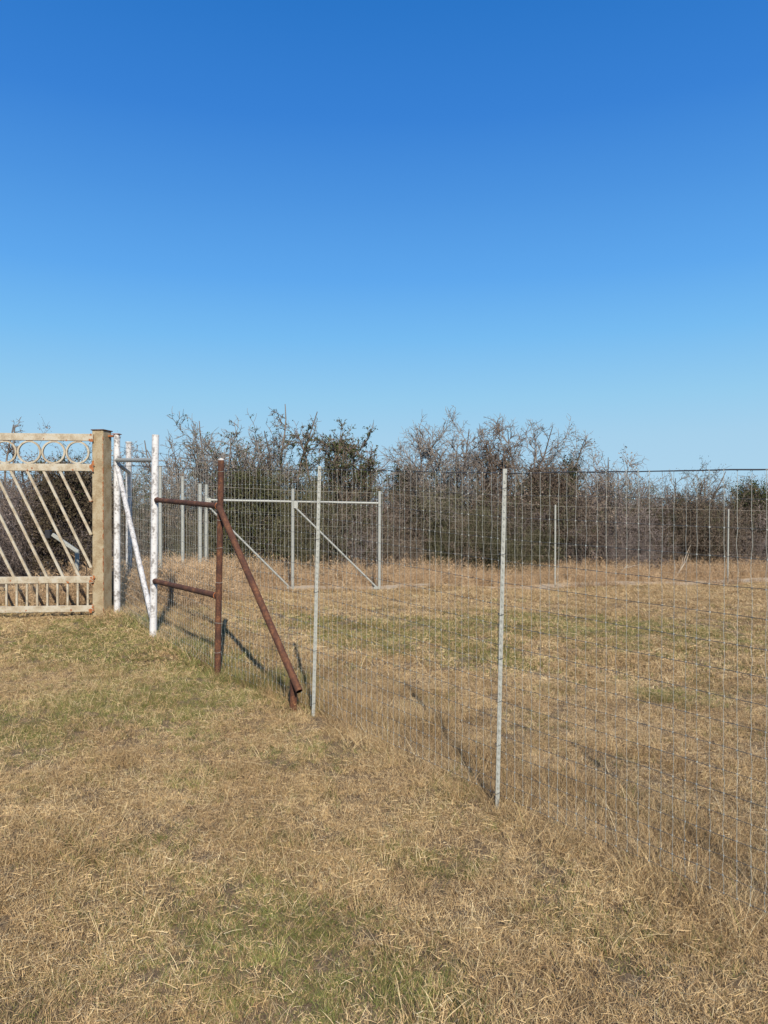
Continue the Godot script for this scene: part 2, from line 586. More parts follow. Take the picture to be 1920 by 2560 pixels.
# ---------------------------------------------------------------- brush and trees
func limb(m: MB, p: Vector3, d: Vector3, length: float, r0: float, r1: float, curl: float, up: float, segs: int, col: Color) -> PackedVector3Array:
	var pts := PackedVector3Array()
	var rr := PackedFloat32Array()
	for i in segs + 1:
		pts.append(p)
		rr.append(lerpf(r0, r1, float(i) / segs))
		d = (d + Vector3(rng.randf_range(-curl, curl), rng.randf_range(-curl, curl) + up, rng.randf_range(-curl, curl))).normalized()
		p += d * length / segs
	m.tube(pts, rr, 5 if r0 > 0.02 else 3, col)
	return pts

func fan(d: Vector3, angle: float) -> Vector3:
	var o := d.cross(Vector3(rng.randf_range(-1, 1), rng.randf_range(-1, 1), rng.randf_range(-1, 1))).normalized()
	return d.rotated(o, angle)

func leaf(m: MB, p: Vector3, size: float, col: Color) -> void:
	var a := Vector3(rng.randf_range(-1, 1), rng.randf_range(-1, 1), rng.randf_range(-1, 1)).normalized()
	var b := fan(a, PI / 2.0)
	var w := a.cross(b).normalized() * size * 0.35
	m.tri(p - w, p + w, p + a * size, b.normalized(), col)
	m.tri(p - w, p + w, p - a * size * 0.4, b.normalized(), col)

func bare_tree(called: String, label: String, x: float, z: float, h: float, wide: float, stems: int, lean: Vector3, dense: float, leafy: float, seed_: int, tone: Color, group := "") -> Node3D:
	# several rising stems, crooked limbs, and fine crooked twigs; leafy adds the dark leaves of a vine in the crown
	rng.seed = seed_
	h *= 1.07
	wide *= 1.15
	var y := ground(x, z)
	var t := thing(called, label, "tree", Vector3(x, y, z), group)
	var tm := MB.new()
	var cm := MB.new()
	for s in stems:
		var a := TAU * (s + rng.randf() * 0.6) / stems
		var reach := rng.randf_range(0.2, 1.0)
		var out := Vector3(cos(a), 0, sin(a)) * (wide / h) * reach
		var d := (Vector3.UP + out * 1.05 + lean).normalized()
		var ln := h * (0.98 - 0.2 * reach) * rng.randf_range(0.88, 1.0)
		var r := 0.028 + 0.009 * h
		var main := limb(tm, Vector3(out.x * 0.3, -0.1, out.z * 0.3), d, ln, r, 0.014, 0.17, 0.015, 10, Color.WHITE)
		var n1 := int(13 * dense)
		for b in n1:
			var f := rng.randf_range(0.32, 0.98)
			var at := main[int(f * 9.9)]
			var dir0 := (main[int(f * 9.9) + 1] - at).normalized() if int(f * 9.9) < 10 else d
			var l1 := wide * rng.randf_range(0.4, 0.95) * (1.15 - f * 0.55)
			var d1 := (fan(dir0, rng.randf_range(0.5, 1.2)) + Vector3.UP * 0.25).normalized()
			var br := limb(cm, at, d1, l1, lerpf(0.026, 0.014, f), 0.008, 0.26, 0.02, 6, tone * rng.randf_range(0.8, 1.2))
			var n2 := int(8 * dense)
			for c in n2:
				var g := rng.randi_range(1, 6)
				var d2 := (fan((br[g] - br[g - 1]).normalized(), rng.randf_range(0.4, 1.1)) + Vector3.UP * 0.12).normalized()
				var l2 := l1 * rng.randf_range(0.25, 0.6)
				var tw := limb(cm, br[g], d2, l2, 0.0105, 0.006, 0.34, 0.0, 4, tone * rng.randf_range(0.75, 1.25))
				for e in 5:
					var q := rng.randi_range(1, 4)
					var d3 := fan((tw[q] - tw[q - 1]).normalized(), rng.randf_range(0.4, 1.2))
					var t3 := limb(cm, tw[q], d3, l2 * rng.randf_range(0.25, 0.55), 0.0075, 0.0045, 0.35, 0.0, 3, tone * rng.randf_range(0.75, 1.35))
					if rng.randf() < leafy:
						for lf in 4:
							leaf(cm, t3[rng.randi() % 4] + Vector3(rng.randf_range(-0.04, 0.04), rng.randf_range(-0.04, 0.04), rng.randf_range(-0.04, 0.04)), rng.randf_range(0.03, 0.06), Color(0.045, 0.062, 0.02) * rng.randf_range(0.7, 1.6))
	part("trunk", tm.mesh(), M.bark, t)
	part("crown", cm.mesh(), M.twig, t)
	return t

func dense_tree(called: String, label: String, x: float, z: float, h: float, wide: float, seed_: int, tone: Color, leaves: int, twig_tone: Color, category := "tree") -> Node3D:
	# a crown of many small sprays packed on short limbs, uneven in outline, down to the ground
	rng.seed = seed_
	var t := thing(called, label, category, Vector3(x, ground(x, z), z))
	var tm := MB.new()
	var cm := MB.new()
	limb(tm, Vector3(0, -0.1, 0), Vector3.UP, h * 0.8, 0.03 + 0.012 * h, 0.012, 0.08, 0.05, 8, Color.WHITE)
	var sprays := int(leaves / 22.0)
	for s in sprays:
		var a := rng.randf() * TAU
		var f := pow(rng.randf(), 0.8)
		var prof := wide * (0.35 + 0.75 * sin(PI * clampf(0.22 + f * 0.72, 0.0, 1.0)))
		prof *= 0.8 + 0.35 * sin(a * 3.0 + seed_) * sin(f * 9.0 + seed_)
		var rad := prof * sqrt(rng.randf_range(0.15, 1.0))
		var tip := Vector3(cos(a) * rad, h * (0.06 + 0.9 * f) - rad * 0.12, sin(a) * rad)
		var foot := Vector3(0, tip.y * 0.72, 0).lerp(tip, 0.35)
		var d := (tip - foot).normalized()
		var tw := limb(cm, foot, d, foot.distance_to(tip) + 0.15, 0.009, 0.004, 0.22, 0.05, 5, twig_tone * rng.randf_range(0.8, 1.2))
		var col := tone * rng.randf_range(0.65, 1.45)
		for q in 22:
			var g := rng.randi_range(2, 5)
			leaf(cm, tw[g] + Vector3(rng.randfn(0, 0.07), rng.randfn(0, 0.07), rng.randfn(0, 0.07)), rng.randf_range(0.03, 0.075), col * rng.randf_range(0.8, 1.2))
	part("trunk", tm.mesh(), M.bark, t)
	part("crown", cm.mesh(), M.twig, t)
	return t

func shrub(kind: int) -> ArrayMesh:
	# a leafless thorny bush three metres high: many arching stems, a net of fine twigs, a few dead leaves
	var m := MB.new()
	for s in 20:
		var a := rng.randf() * TAU
		var out := Vector3(cos(a), 0, sin(a)) * rng.randf_range(0.1, 0.75)
		var d := (Vector3.UP + out).normalized()
		var tone := Color(1, 1, 1) * rng.randf_range(0.6, 1.3)
		var st := limb(m, Vector3(out.x * 0.5, -0.05, out.z * 0.5), d, rng.randf_range(1.7, 3.1), 0.014, 0.005, 0.2, -0.015, 7, tone)
		for b in 7:
			var g := rng.randi_range(1, 7)
			var d1 := fan((st[g] - st[g - 1]).normalized(), rng.randf_range(0.5, 1.4))
			var br := limb(m, st[g], d1, rng.randf_range(0.4, 1.0), 0.007, 0.004, 0.34, 0.0, 4, tone * rng.randf_range(0.7, 1.3))
			for c in 5:
				var q := rng.randi_range(1, 4)
				var d2 := fan((br[q] - br[q - 1]).normalized(), rng.randf_range(0.4, 1.4))
				var t2 := limb(m, br[q], d2, rng.randf_range(0.12, 0.42), 0.0046, 0.003, 0.35, 0.0, 2, tone * rng.randf_range(0.7, 1.5))
				for lf in (5 if kind % 2 == 0 else 2):
					leaf(m, t2[rng.randi() % 3] + Vector3(rng.randfn(0, 0.05), rng.randfn(0, 0.05), rng.randfn(0, 0.05)), rng.randf_range(0.025, 0.055), tone * rng.randf_range(0.5, 1.1))
	return m.mesh()

func build_brush() -> void:
	rng.seed = 4001
	var kinds := []
	var xf := []
	var cs := []
	for k in 6:
		kinds.append(shrub(k))
		xf.append([])
		cs.append([])
	var front := [Vector2(-19, -18.5), Vector2(-13, -18.0), Vector2(-9.0, -18.2), Vector2(-6.8, -19.0), Vector2(-4.6, -20.6), Vector2(-1.0, -21.2), Vector2(3.0, -23.4), Vector2(8.0, -25.8), Vector2(14.0, -28.0), Vector2(22.0, -31.0)]
	for s in front.size() - 1:
		var a: Vector2 = front[s]
		var b: Vector2 = front[s + 1]
		var dir := (b - a).normalized()
		var nrm := Vector2(dir.y, -dir.x)
		var n := int(a.distance_to(b) * 8.5)
		for i in n:
			var deep := pow(rng.randf(), 1.15) * 6.0
			var p := a.lerp(b, (i + rng.randf()) / n) + nrm * deep
			var ratio := p.x / -p.y
			var hs := 0.84 + 0.34 * noise_b.get_noise_2d(p.x * 24.0, p.y * 24.0) + deep * 0.025
			if absf(ratio) < 0.03:
				hs *= 0.86
			elif ratio > 0.15 and ratio < 0.30:
				hs *= 1.16
			elif ratio > -0.25 and ratio < -0.03:
				hs *= 1.03
			elif ratio > 0.30:
				hs *= 0.98
			elif ratio < -0.27 and ratio > -0.34:
				hs *= 0.72
			elif ratio < -0.48:
				hs *= 0.78
			hs *= 0.72 if deep < 0.7 else 1.0
			var k := rng.randi() % 6
			var sc := Vector3(hs * rng.randf_range(0.8, 1.15), hs * rng.randf_range(0.85, 1.12), hs * rng.randf_range(0.8, 1.15))
			xf[k].append(Transform3D(Basis(Vector3.UP, rng.randf() * TAU).scaled(sc), Vector3(p.x, ground(p.x, p.y), p.y)))
			# each kind of bush grows in its own stretch: grey-brown, purplish, olive and tan
			var c := Color(0.145, 0.11, 0.08).lerp(Color(0.24, 0.19, 0.145), rng.randf())
			var patch := noise_a.get_noise_2d(p.x * 9.0 + 40.0, p.y * 9.0) + rng.randf_range(-0.12, 0.12)
			if patch > 0.16:
				c = Color(0.22, 0.18, 0.16) * rng.randf_range(0.85, 1.15)
			elif patch < -0.16 or (ratio < -0.05 and ratio > -0.28 and rng.randf() < 0.55):
				c = Color(0.125, 0.118, 0.065) * rng.randf_range(0.8, 1.25)
			elif rng.randf() < 0.12:
				c = Color(0.28, 0.22, 0.155)
			cs[k].append(c)
	var root := Node3D.new()
	root.name = numbered("brush_thicket")
	root.set_meta("label", "dense tangle of brown leafless brush behind the far fence")
	root.set_meta("category", "brush")
	root.set_meta("kind", "stuff")
	add_child(root)
	for k in 6:
		multi("shrub_mass", kinds[k], M.twig, xf[k], cs[k], root)

	var grey := Color(0.22, 0.19, 0.16)
	var brown := Color(0.17, 0.13, 0.1)
	bare_tree("bare_tree", "bare grey tree with a leaning spray of twigs above the rusty fence post", -4.98, -23.0, 5.1, 1.9, 7, Vector3(-0.03, 0, 0), 1.3, 0.16, 101, grey)
	bare_tree("bare_tree", "tall thin bare tree with straight upright whips left of the far brace", -3.35, -24.0, 5.7, 1.0, 4, Vector3(-0.02, 0, 0), 0.8, 0.08, 102, brown)
	bare_tree("vine_covered_tree", "bare tree hung with dark green vine leaves behind the galvanized brace", -1.45, -23.0, 4.95, 1.3, 7, Vector3(0.02, 0, 0), 1.3, 0.5, 103, brown)
	bare_tree("bare_tree", "widest bare tree with branches leaning left above the junipers", 2.2, -26.0, 5.55, 1.85, 7, Vector3(-0.05, 0, 0), 1.3, 0.0, 104, grey)
	bare_tree("bare_tree", "bare tree with a dark clump of twigs just above the leaning steel post", 3.85, -27.0, 5.1, 1.6, 6, Vector3(0.03, 0, 0), 1.3, 0.05, 105, brown)
	bare_tree("bare_tree", "bare tree with the highest upright twigs behind the brown shrub dome", 5.9, -28.0, 6.1, 1.7, 6, Vector3(0.02, 0, 0), 1.15, 0.0, 106, grey)
	bare_tree("bare_tree", "bare tree with drooping twigs right of the brown shrub dome", 8.8, -28.4, 5.0, 1.7, 5, Vector3(0.05, 0, 0), 1.05, 0.0, 107, grey)
	bare_tree("bare_tree", "small open bare tree with pale limbs rising over the top wire", 12.05, -29.0, 4.6, 1.3, 4, Vector3(0, 0, 0), 0.72, 0.03, 108, Color(0.22, 0.19, 0.15))
	bare_tree("bare_tree", "thin bare tree seen above the gate at the left edge", -11.15, -22.0, 4.8, 1.1, 4, Vector3(0, 0, 0), 0.85, 0.0, 109, brown)
	bare_tree("vine_covered_tree", "leafy vine tangle seen through the gate rings beside the gate post", -8.2, -20.3, 3.6, 1.3, 5, Vector3(0.03, 0, 0), 0.9, 0.5, 110, brown)
	bare_tree("bare_tree", "bare tree seen between the white posts and the rusty post", -6.55, -22.0, 4.3, 1.2, 5, Vector3(0.02, 0, 0), 0.9, 0.0, 111, grey)
	bare_tree("bare_tree", "short bare tree low behind the gate's left rings", -9.6, -21.5, 3.5, 1.3, 4, Vector3(0, 0, 0), 0.9, 0.05, 112, grey)
	dead_branch("pale forked dead branch in the weeds near the right edge", 9.75, -24.9, 0.9, 401)
	dead_branch("curved dead branch leaning in the weeds right of the thin far post", 7.6, -24.2, 0.7, 402)
	dense_tree("juniper_tree", "dark green juniper under the widest bare tree", 0.75, -27.0, 3.75, 0.95, 201, Color(0.035, 0.045, 0.018), 9000, Color(0.07, 0.055, 0.04))
	dense_tree("juniper_tree", "smaller dark juniper just left of the leaning steel post", 2.35, -28.0, 3.2, 1.0, 202, Color(0.036, 0.045, 0.02), 8000, Color(0.07, 0.055, 0.04))
	dense_tree("live_oak_tree", "dark evergreen oak at the right edge beyond the brush", 14.9, -30.0, 3.6, 1.5, 203, Color(0.05, 0.06, 0.022), 12000, Color(0.08, 0.065, 0.05))
	dense_tree("live_oak_tree", "dark evergreen clump on the right of the brown shrub dome", 6.9, -27.4, 4.35, 0.75, 204, Color(0.04, 0.046, 0.02), 6000, Color(0.07, 0.055, 0.04))
	dense_tree("twiggy_shrub", "tall rounded brown shrub dome behind the thin far post", 5.85, -26.6, 3.95, 1.75, 205, Color(0.10, 0.076, 0.056), 15000, Color(0.13, 0.1, 0.08), "shrub")
	dense_tree("twiggy_shrub", "dark brown shrub dome seen through the gate's slanted bars", -7.9, -18.6, 3.05, 1.3, 206, Color(0.06, 0.048, 0.03), 10000, Color(0.12, 0.09, 0.07), "shrub")
	dense_tree("green_brush", "olive green leafy shrub behind the rusty diagonal brace", -3.9, -21.6, 3.1, 1.5, 207, Color(0.06, 0.062, 0.026), 10000, Color(0.11, 0.09, 0.06), "shrub")

func dead_branch(label: String, x: float, z: float, h: float, seed_: int) -> void:
	# a broken grey limb standing in the weeds, forked, with a few bent side shoots
	rng.seed = seed_
	var t := thing("dead_branch", label, "branch", Vector3(x, ground(x, z), z))
	var m := MB.new()
	var st := limb(m, Vector3(0, -0.1, 0), Vector3(rng.randf_range(-0.5, 0.5), 1, 0).normalized(), h, 0.045, 0.02, 0.2, -0.03, 6, Color(0.46, 0.39, 0.30))
	part("limb", m.mesh(), M.twig, t)
	for k in 4:
		m = MB.new()
		limb(m, st[2 + k % 4], fan(Vector3.UP, rng.randf_range(0.5, 1.3)), h * rng.randf_range(0.5, 1.1), 0.02, 0.006, 0.3, -0.05, 6, Color(0.44, 0.36, 0.27))
		part("shoot", m.mesh(), M.twig, t)

# ---------------------------------------------------------------- the near fence
const NEAR := [[3.87, -1.57, -0.24], [2.35, -3.47, -0.17], [0.825, -5.37, -0.106], [-0.696, -7.27, 0.024], [-1.956, -8.67, 0.08], [-3.253, -10.4, 0.232], [-4.41, -12.2, 0.334]]
const LINES := [0.05, 0.15, 0.26, 0.37, 0.49, 0.61, 0.74, 0.87, 1.01, 1.15, 1.3, 1.45, 1.61, 1.77, 1.93, 2.09, 2.25, 2.41]

func along(path: Array, s: float) -> Vector3:
	for i in path.size() - 1:
		var a := Vector3(path[i][0], path[i][2], path[i][1])
		var b := Vector3(path[i + 1][0], path[i + 1][2], path[i + 1][1])
		var l := Vector2(a.x, a.z).distance_to(Vector2(b.x, b.z))
		if s <= l or i == path.size() - 2:
			return a.lerp(b, s / l)
		s -= l
	return Vector3.ZERO

func path_length(path: Array) -> float:
	var s := 0.0
	for i in path.size() - 1:
		s += Vector2(path[i][0], path[i][1]).distance_to(Vector2(path[i + 1][0], path[i + 1][1]))
	return s

func wire_net(called: String, label: String, path: Array, off: Vector3, lines: Array, gap: float, r_stay: float, r_line: float, mat: Material, top_mat: Material, seed_: int, group := "") -> Node3D:
	rng.seed = seed_
	var t := thing(called, label, "fence", Vector3.ZERO, group)
	var total := path_length(path)
	var top: float = lines[lines.size() - 1]
	# a few crimped stay wires with a knot at every line wire
	var stays := []
	for k in 6:
		var m := MB.new()
		var p := PackedVector3Array()
		var r := PackedFloat32Array()
		for i in lines.size():
			var y: float = lines[i]
			p.append(Vector3(rng.randf_range(-0.003, 0.003), y, rng.randf_range(-0.003, 0.003)))
			r.append(r_stay)
			if i < lines.size() - 1:
				p.append(Vector3(rng.randf_range(-0.004, 0.004), (y + lines[i + 1]) * 0.5, rng.randf_range(-0.005, 0.005)))
				r.append(r_stay)
		m.tube(p, r, 3, Color.WHITE)
		for i in lines.size():
			m.box(Transform3D(Basis(Vector3.UP, rng.randf()), Vector3(p[i * 2].x, lines[i], p[i * 2].z)), Vector3(0.011, 0.010, 0.008) * (r_stay / 0.002), 0.0)
		stays.append(m.mesh())
	var s := 0.02
	while s < total:
		var o := part("stay_wire", stays[rng.randi() % 6], mat, t, along(path, s) + off)
		o.rotation.y = rng.randf() * TAU
		o.rotation.z = rng.randf_range(-0.004, 0.004)
		s += gap
	for i in lines.size():
		var m := MB.new()
		var p := PackedVector3Array()
		var r := PackedFloat32Array()
		var n := int(total / 0.15)
		var is_top: bool = i == lines.size() - 1
		for q in n + 1:
			var at := along(path, total * q / n) + off
			at.y += lines[i] + rng.randf_range(-0.003, 0.003)
			p.append(at)
			r.append(r_line * (2.1 if is_top else 1.0) * rng.randf_range(0.85, 1.2))
		m.tube(p, r, 4, Color.WHITE)
		part("line_wire", m.mesh(), top_mat if is_top else (M.line_wire if mat == M.wire else mat), t)
	return t

func t_post(label: String, base: Vector3, top: Vector3, turn: float, wide: float, group: String, clips: Array) -> void:
	# a studded steel T post: flat face, web behind, studs up the face, wire clips round it
	var t := thing("steel_fence_post", label, "fence post", base, group)
	var d := top - base
	var h := d.length()
	var b := Basis(Quaternion(Vector3.UP, d.normalized())) * Basis(Vector3.UP, turn)
	var m := MB.new()
	m.box(Transform3D(b, b * Vector3(0, (h - 0.4) * 0.5, 0)), Vector3(wide, h + 0.4, 0.007), 0.0015)
	part("face", m.mesh(), M.galv, t)
	m = MB.new()
	m.box(Transform3D(b, b * Vector3(wide * 0.18, (h - 0.44) * 0.5, -wide * 0.5 - 0.004)), Vector3(0.007, h + 0.36, wide), 0.001)
	part("web", m.mesh(), M.galv, t)
	m = MB.new()
	var y := 0.12
	while y < h - 0.05:
		m.box(Transform3D(b, b * Vector3(0, y, 0.006)), Vector3(wide * 0.4, 0.02, 0.008), 0.002)
		y += 0.053
	part("studs", m.mesh(), M.galv, t).set_meta("kind", "stuff")
	for c in clips:
		m = MB.new()
		var p := PackedVector3Array()
		var r := PackedFloat32Array()
		for k in 9:
			var w := TAU * k / 8.0
			p.append(b * Vector3(cos(w) * wide * 0.72, c + sin(w * 2.0) * 0.006, sin(w) * wide * 0.75 - wide * 0.4))
			r.append(0.0026)
		m.tube(p, r, 4, Color.WHITE)
		part("wire_clip", m.mesh(), M.dark_steel, t)

func build_near_fence() -> void:
	var off := Vector3(0.035, 0, -0.028)
	wire_net("wire_fence", "near tall game fence of closely spaced upright wires running toward the gate", NEAR, off, LINES, 0.0762, 0.0015, 0.0017, M.wire, M.dark_steel, 301)
	var n := get_node("wire_fence")
	# one barbed strand above the net from the rusty post to the gate
	var m := MB.new()
	var pts := [Vector3(-1.93, 2.585, -8.69), Vector3(-3.2, 2.83, -10.43), Vector3(-4.40, 3.07, -12.2)]
	var p := PackedVector3Array()
	var r := PackedFloat32Array()
	for s in 2:
		for k in 17:
			var f := k / 16.0
			p.append(pts[s].lerp(pts[s + 1], f) - Vector3(0, 0.05 * f * (1 - f), 0))
			r.append(0.0022)
	m.tube(p, r, 4, Color.WHITE)
	for k in range(1, p.size() - 1, 2):
		for e in 2:
			var d := Vector3(rng.randf_range(-1, 1), rng.randf_range(-1, 1), rng.randf_range(-1, 1)).normalized() * 0.02
			m.tube(PackedVector3Array([p[k] - d, p[k] + d]), PackedFloat32Array([0.0016, 0.0008]), 3, Color.WHITE)
	part("barbed_wire", m.mesh(), M.dark_steel, n)

	var g := "steel line posts of the near fence"
	t_post("leaning pale steel post right of centre, the largest in view", Vector3(0.825, -0.106, -5.37), Vector3(0.878, 2.335, -5.37), 0.18, 0.031, g, [0.08, 0.43, 0.75, 1.06, 1.38, 1.82, 2.3])
	t_post("pale steel post just right of the rusty diagonal brace foot", Vector3(-0.696, 0.024, -7.27), Vector3(-0.633, 2.463, -7.27), 0.2, 0.034, g, [0.1, 0.62, 1.2, 1.72, 2.3])
	t_post("pale steel post just past the right edge of the picture", Vector3(2.35, -0.17, -3.47), Vector3(2.39, 2.27, -3.47), 0.2, 0.031, g, [0.4, 1.2, 2.2])

	# rust-brown pipe brace, welded in one piece
	var b := thing("rusty_pipe_brace", "rust brown welded pipe fence brace with two rails and a long diagonal", "fence brace", Vector3(-1.956, 0.08, -8.67))
	var o := b.position
	var c0 := Vector3(-1.963, -0.3, -8.67) - o
	var c1 := Vector3(-1.909, 2.61, -8.67) - o
	var cp := part("post", pipe(c0, c1, 0.0365, 24, 0.001), M.rust, b)
	m = MB.new()
	var q := PackedVector3Array()
	r = PackedFloat32Array()
	for k in 5:
		var a := k / 4.0 * PI * 0.5
		q.append(c1 + Vector3(0, 0.026 * sin(a), 0))
		r.append(maxf(0.037 * cos(a), 0.001))
	m.tube(q, r, 18, Color.WHITE)
	var cap := part("cap", m.mesh(), M.white, cp)
	cap.set_meta("label", "white painted dome cap on the rusty post")
	for y in [0.28, 0.62, 1.1, 1.5, 1.83, 2.4]:
		m = MB.new()
		var w := PackedVector3Array()
		r = PackedFloat32Array()
		for k in 13:
			var a := TAU * k / 12.0
			w.append(c0.lerp(c1, (y + 0.38) / 2.91) + Vector3(cos(a) * 0.039, 0.006 * sin(a + y * 9.0), sin(a) * 0.039))
			r.append(0.0022)
		m.tube(w, r, 4, Color.WHITE)
		part("tie_wire", m.mesh(), M.wire, b)
	part("rail", pipe(Vector3(-3.19, 2.163, -10.36) - o, Vector3(-1.925, 2.073, -8.67) - o, 0.0345, 22, 0.0008), M.rust, b)
	part("rail", pipe(Vector3(-3.215, 1.026, -10.36) - o, Vector3(-1.945, 1.018, -8.67) - o, 0.0345, 22, 0.0008), M.rust, b)
	part("diagonal_brace", open_pipe(Vector3(-1.925, 2.06, -8.64) - o, Vector3(-0.842, 0.228, -7.335) - o, 0.0365, 0.005), M.rust, b)
	for e in [[Vector3(-3.17, 2.162, -10.335), Vector3(-0.6, 0.04, -0.8)], [Vector3(-1.958, 2.075, -8.714), Vector3(-0.6, 0.04, -0.8)], [Vector3(-3.195, 1.026, -10.335), Vector3(-0.6, 0, -0.8)], [Vector3(-1.978, 1.018, -8.714), Vector3(-0.6, 0, -0.8)]]:
		# a lumpy weld bead round each rail end
		m = MB.new()
		var d: Vector3 = e[1].normalized()
		var u := d.cross(Vector3.UP).normalized()
		var wv := d.cross(u)
		var wp := PackedVector3Array()
		var wr := PackedFloat32Array()
		for k in 19:
			var a := TAU * k / 18.0
			wp.append(e[0] - o + (u * cos(a) + wv * sin(a)) * 0.036)
			wr.append(rng.randf_range(0.004, 0.008))
		m.tube(wp, wr, 6, Color.WHITE)
		part("weld_bead", m.mesh(), M.bright_rust if e[0].x > -2.5 else M.rust, b)
	part("stub_post", pipe(Vector3(-0.918, -0.3, -7.45) - o, Vector3(-0.913, 0.36, -7.45) - o, 0.037, 22), M.rust, b)

	# white painted gate-side brace
	var wb := thing("white_pipe_brace", "white painted pipe brace with two tall posts beside the gate", "fence brace", Vector3(-3.253, 0.232, -10.4))
	o = wb.position
	part("post", pipe(Vector3(-3.257, -0.1, -10.4) - o, Vector3(-3.213, 3.08, -10.4) - o, 0.049, 24, 0.0015), M.white, wb)
	part("post", pipe(Vector3(-4.41, 0.0, -12.2) - o, Vector3(-4.405, 3.262, -12.2) - o, 0.051, 24, 0.0015), M.white, wb)
	m = MB.new()
	m.box(Transform3D(Basis(), Vector3(-4.405, 3.268, -12.2) - o), Vector3(0.12, 0.012, 0.12), 0.002)
	part("cap_plate", m.mesh(), M.bright_rust, wb)
	part("rail", pipe(Vector3(-4.385, 2.835, -12.15) - o, Vector3(-3.24, 2.725, -10.42) - o, 0.0325, 20, 0.0008), M.galv, wb)
	part("diagonal_brace", pipe(Vector3(-4.375, 2.71, -12.14) - o, Vector3(-3.285, 0.5, -10.45) - o, 0.038, 20, 0.001), M.worn_white, wb)

	# the white post behind it where the side fence begins
	var f := thing("white_capped_post", "chipped white capped post standing behind the white brace", "fence post", Vector3(-4.764, 0.33, -13.8))
	o = f.position
	part("post", pipe(Vector3(-4.764, 0.0, -13.8) - o, Vector3(-4.764, 3.27, -13.8) - o, 0.054, 22, 0.0015), M.worn_white, f)
	part("cap", pipe(Vector3(-4.764, 3.265, -13.8) - o, Vector3(-4.764, 3.285, -13.8) - o, 0.064, 22), M.white, f)
	part("rail", pipe(Vector3(-4.43, 2.79, -12.26) - o, Vector3(-4.75, 2.71, -13.78) - o, 0.033, 18), M.galv, f)

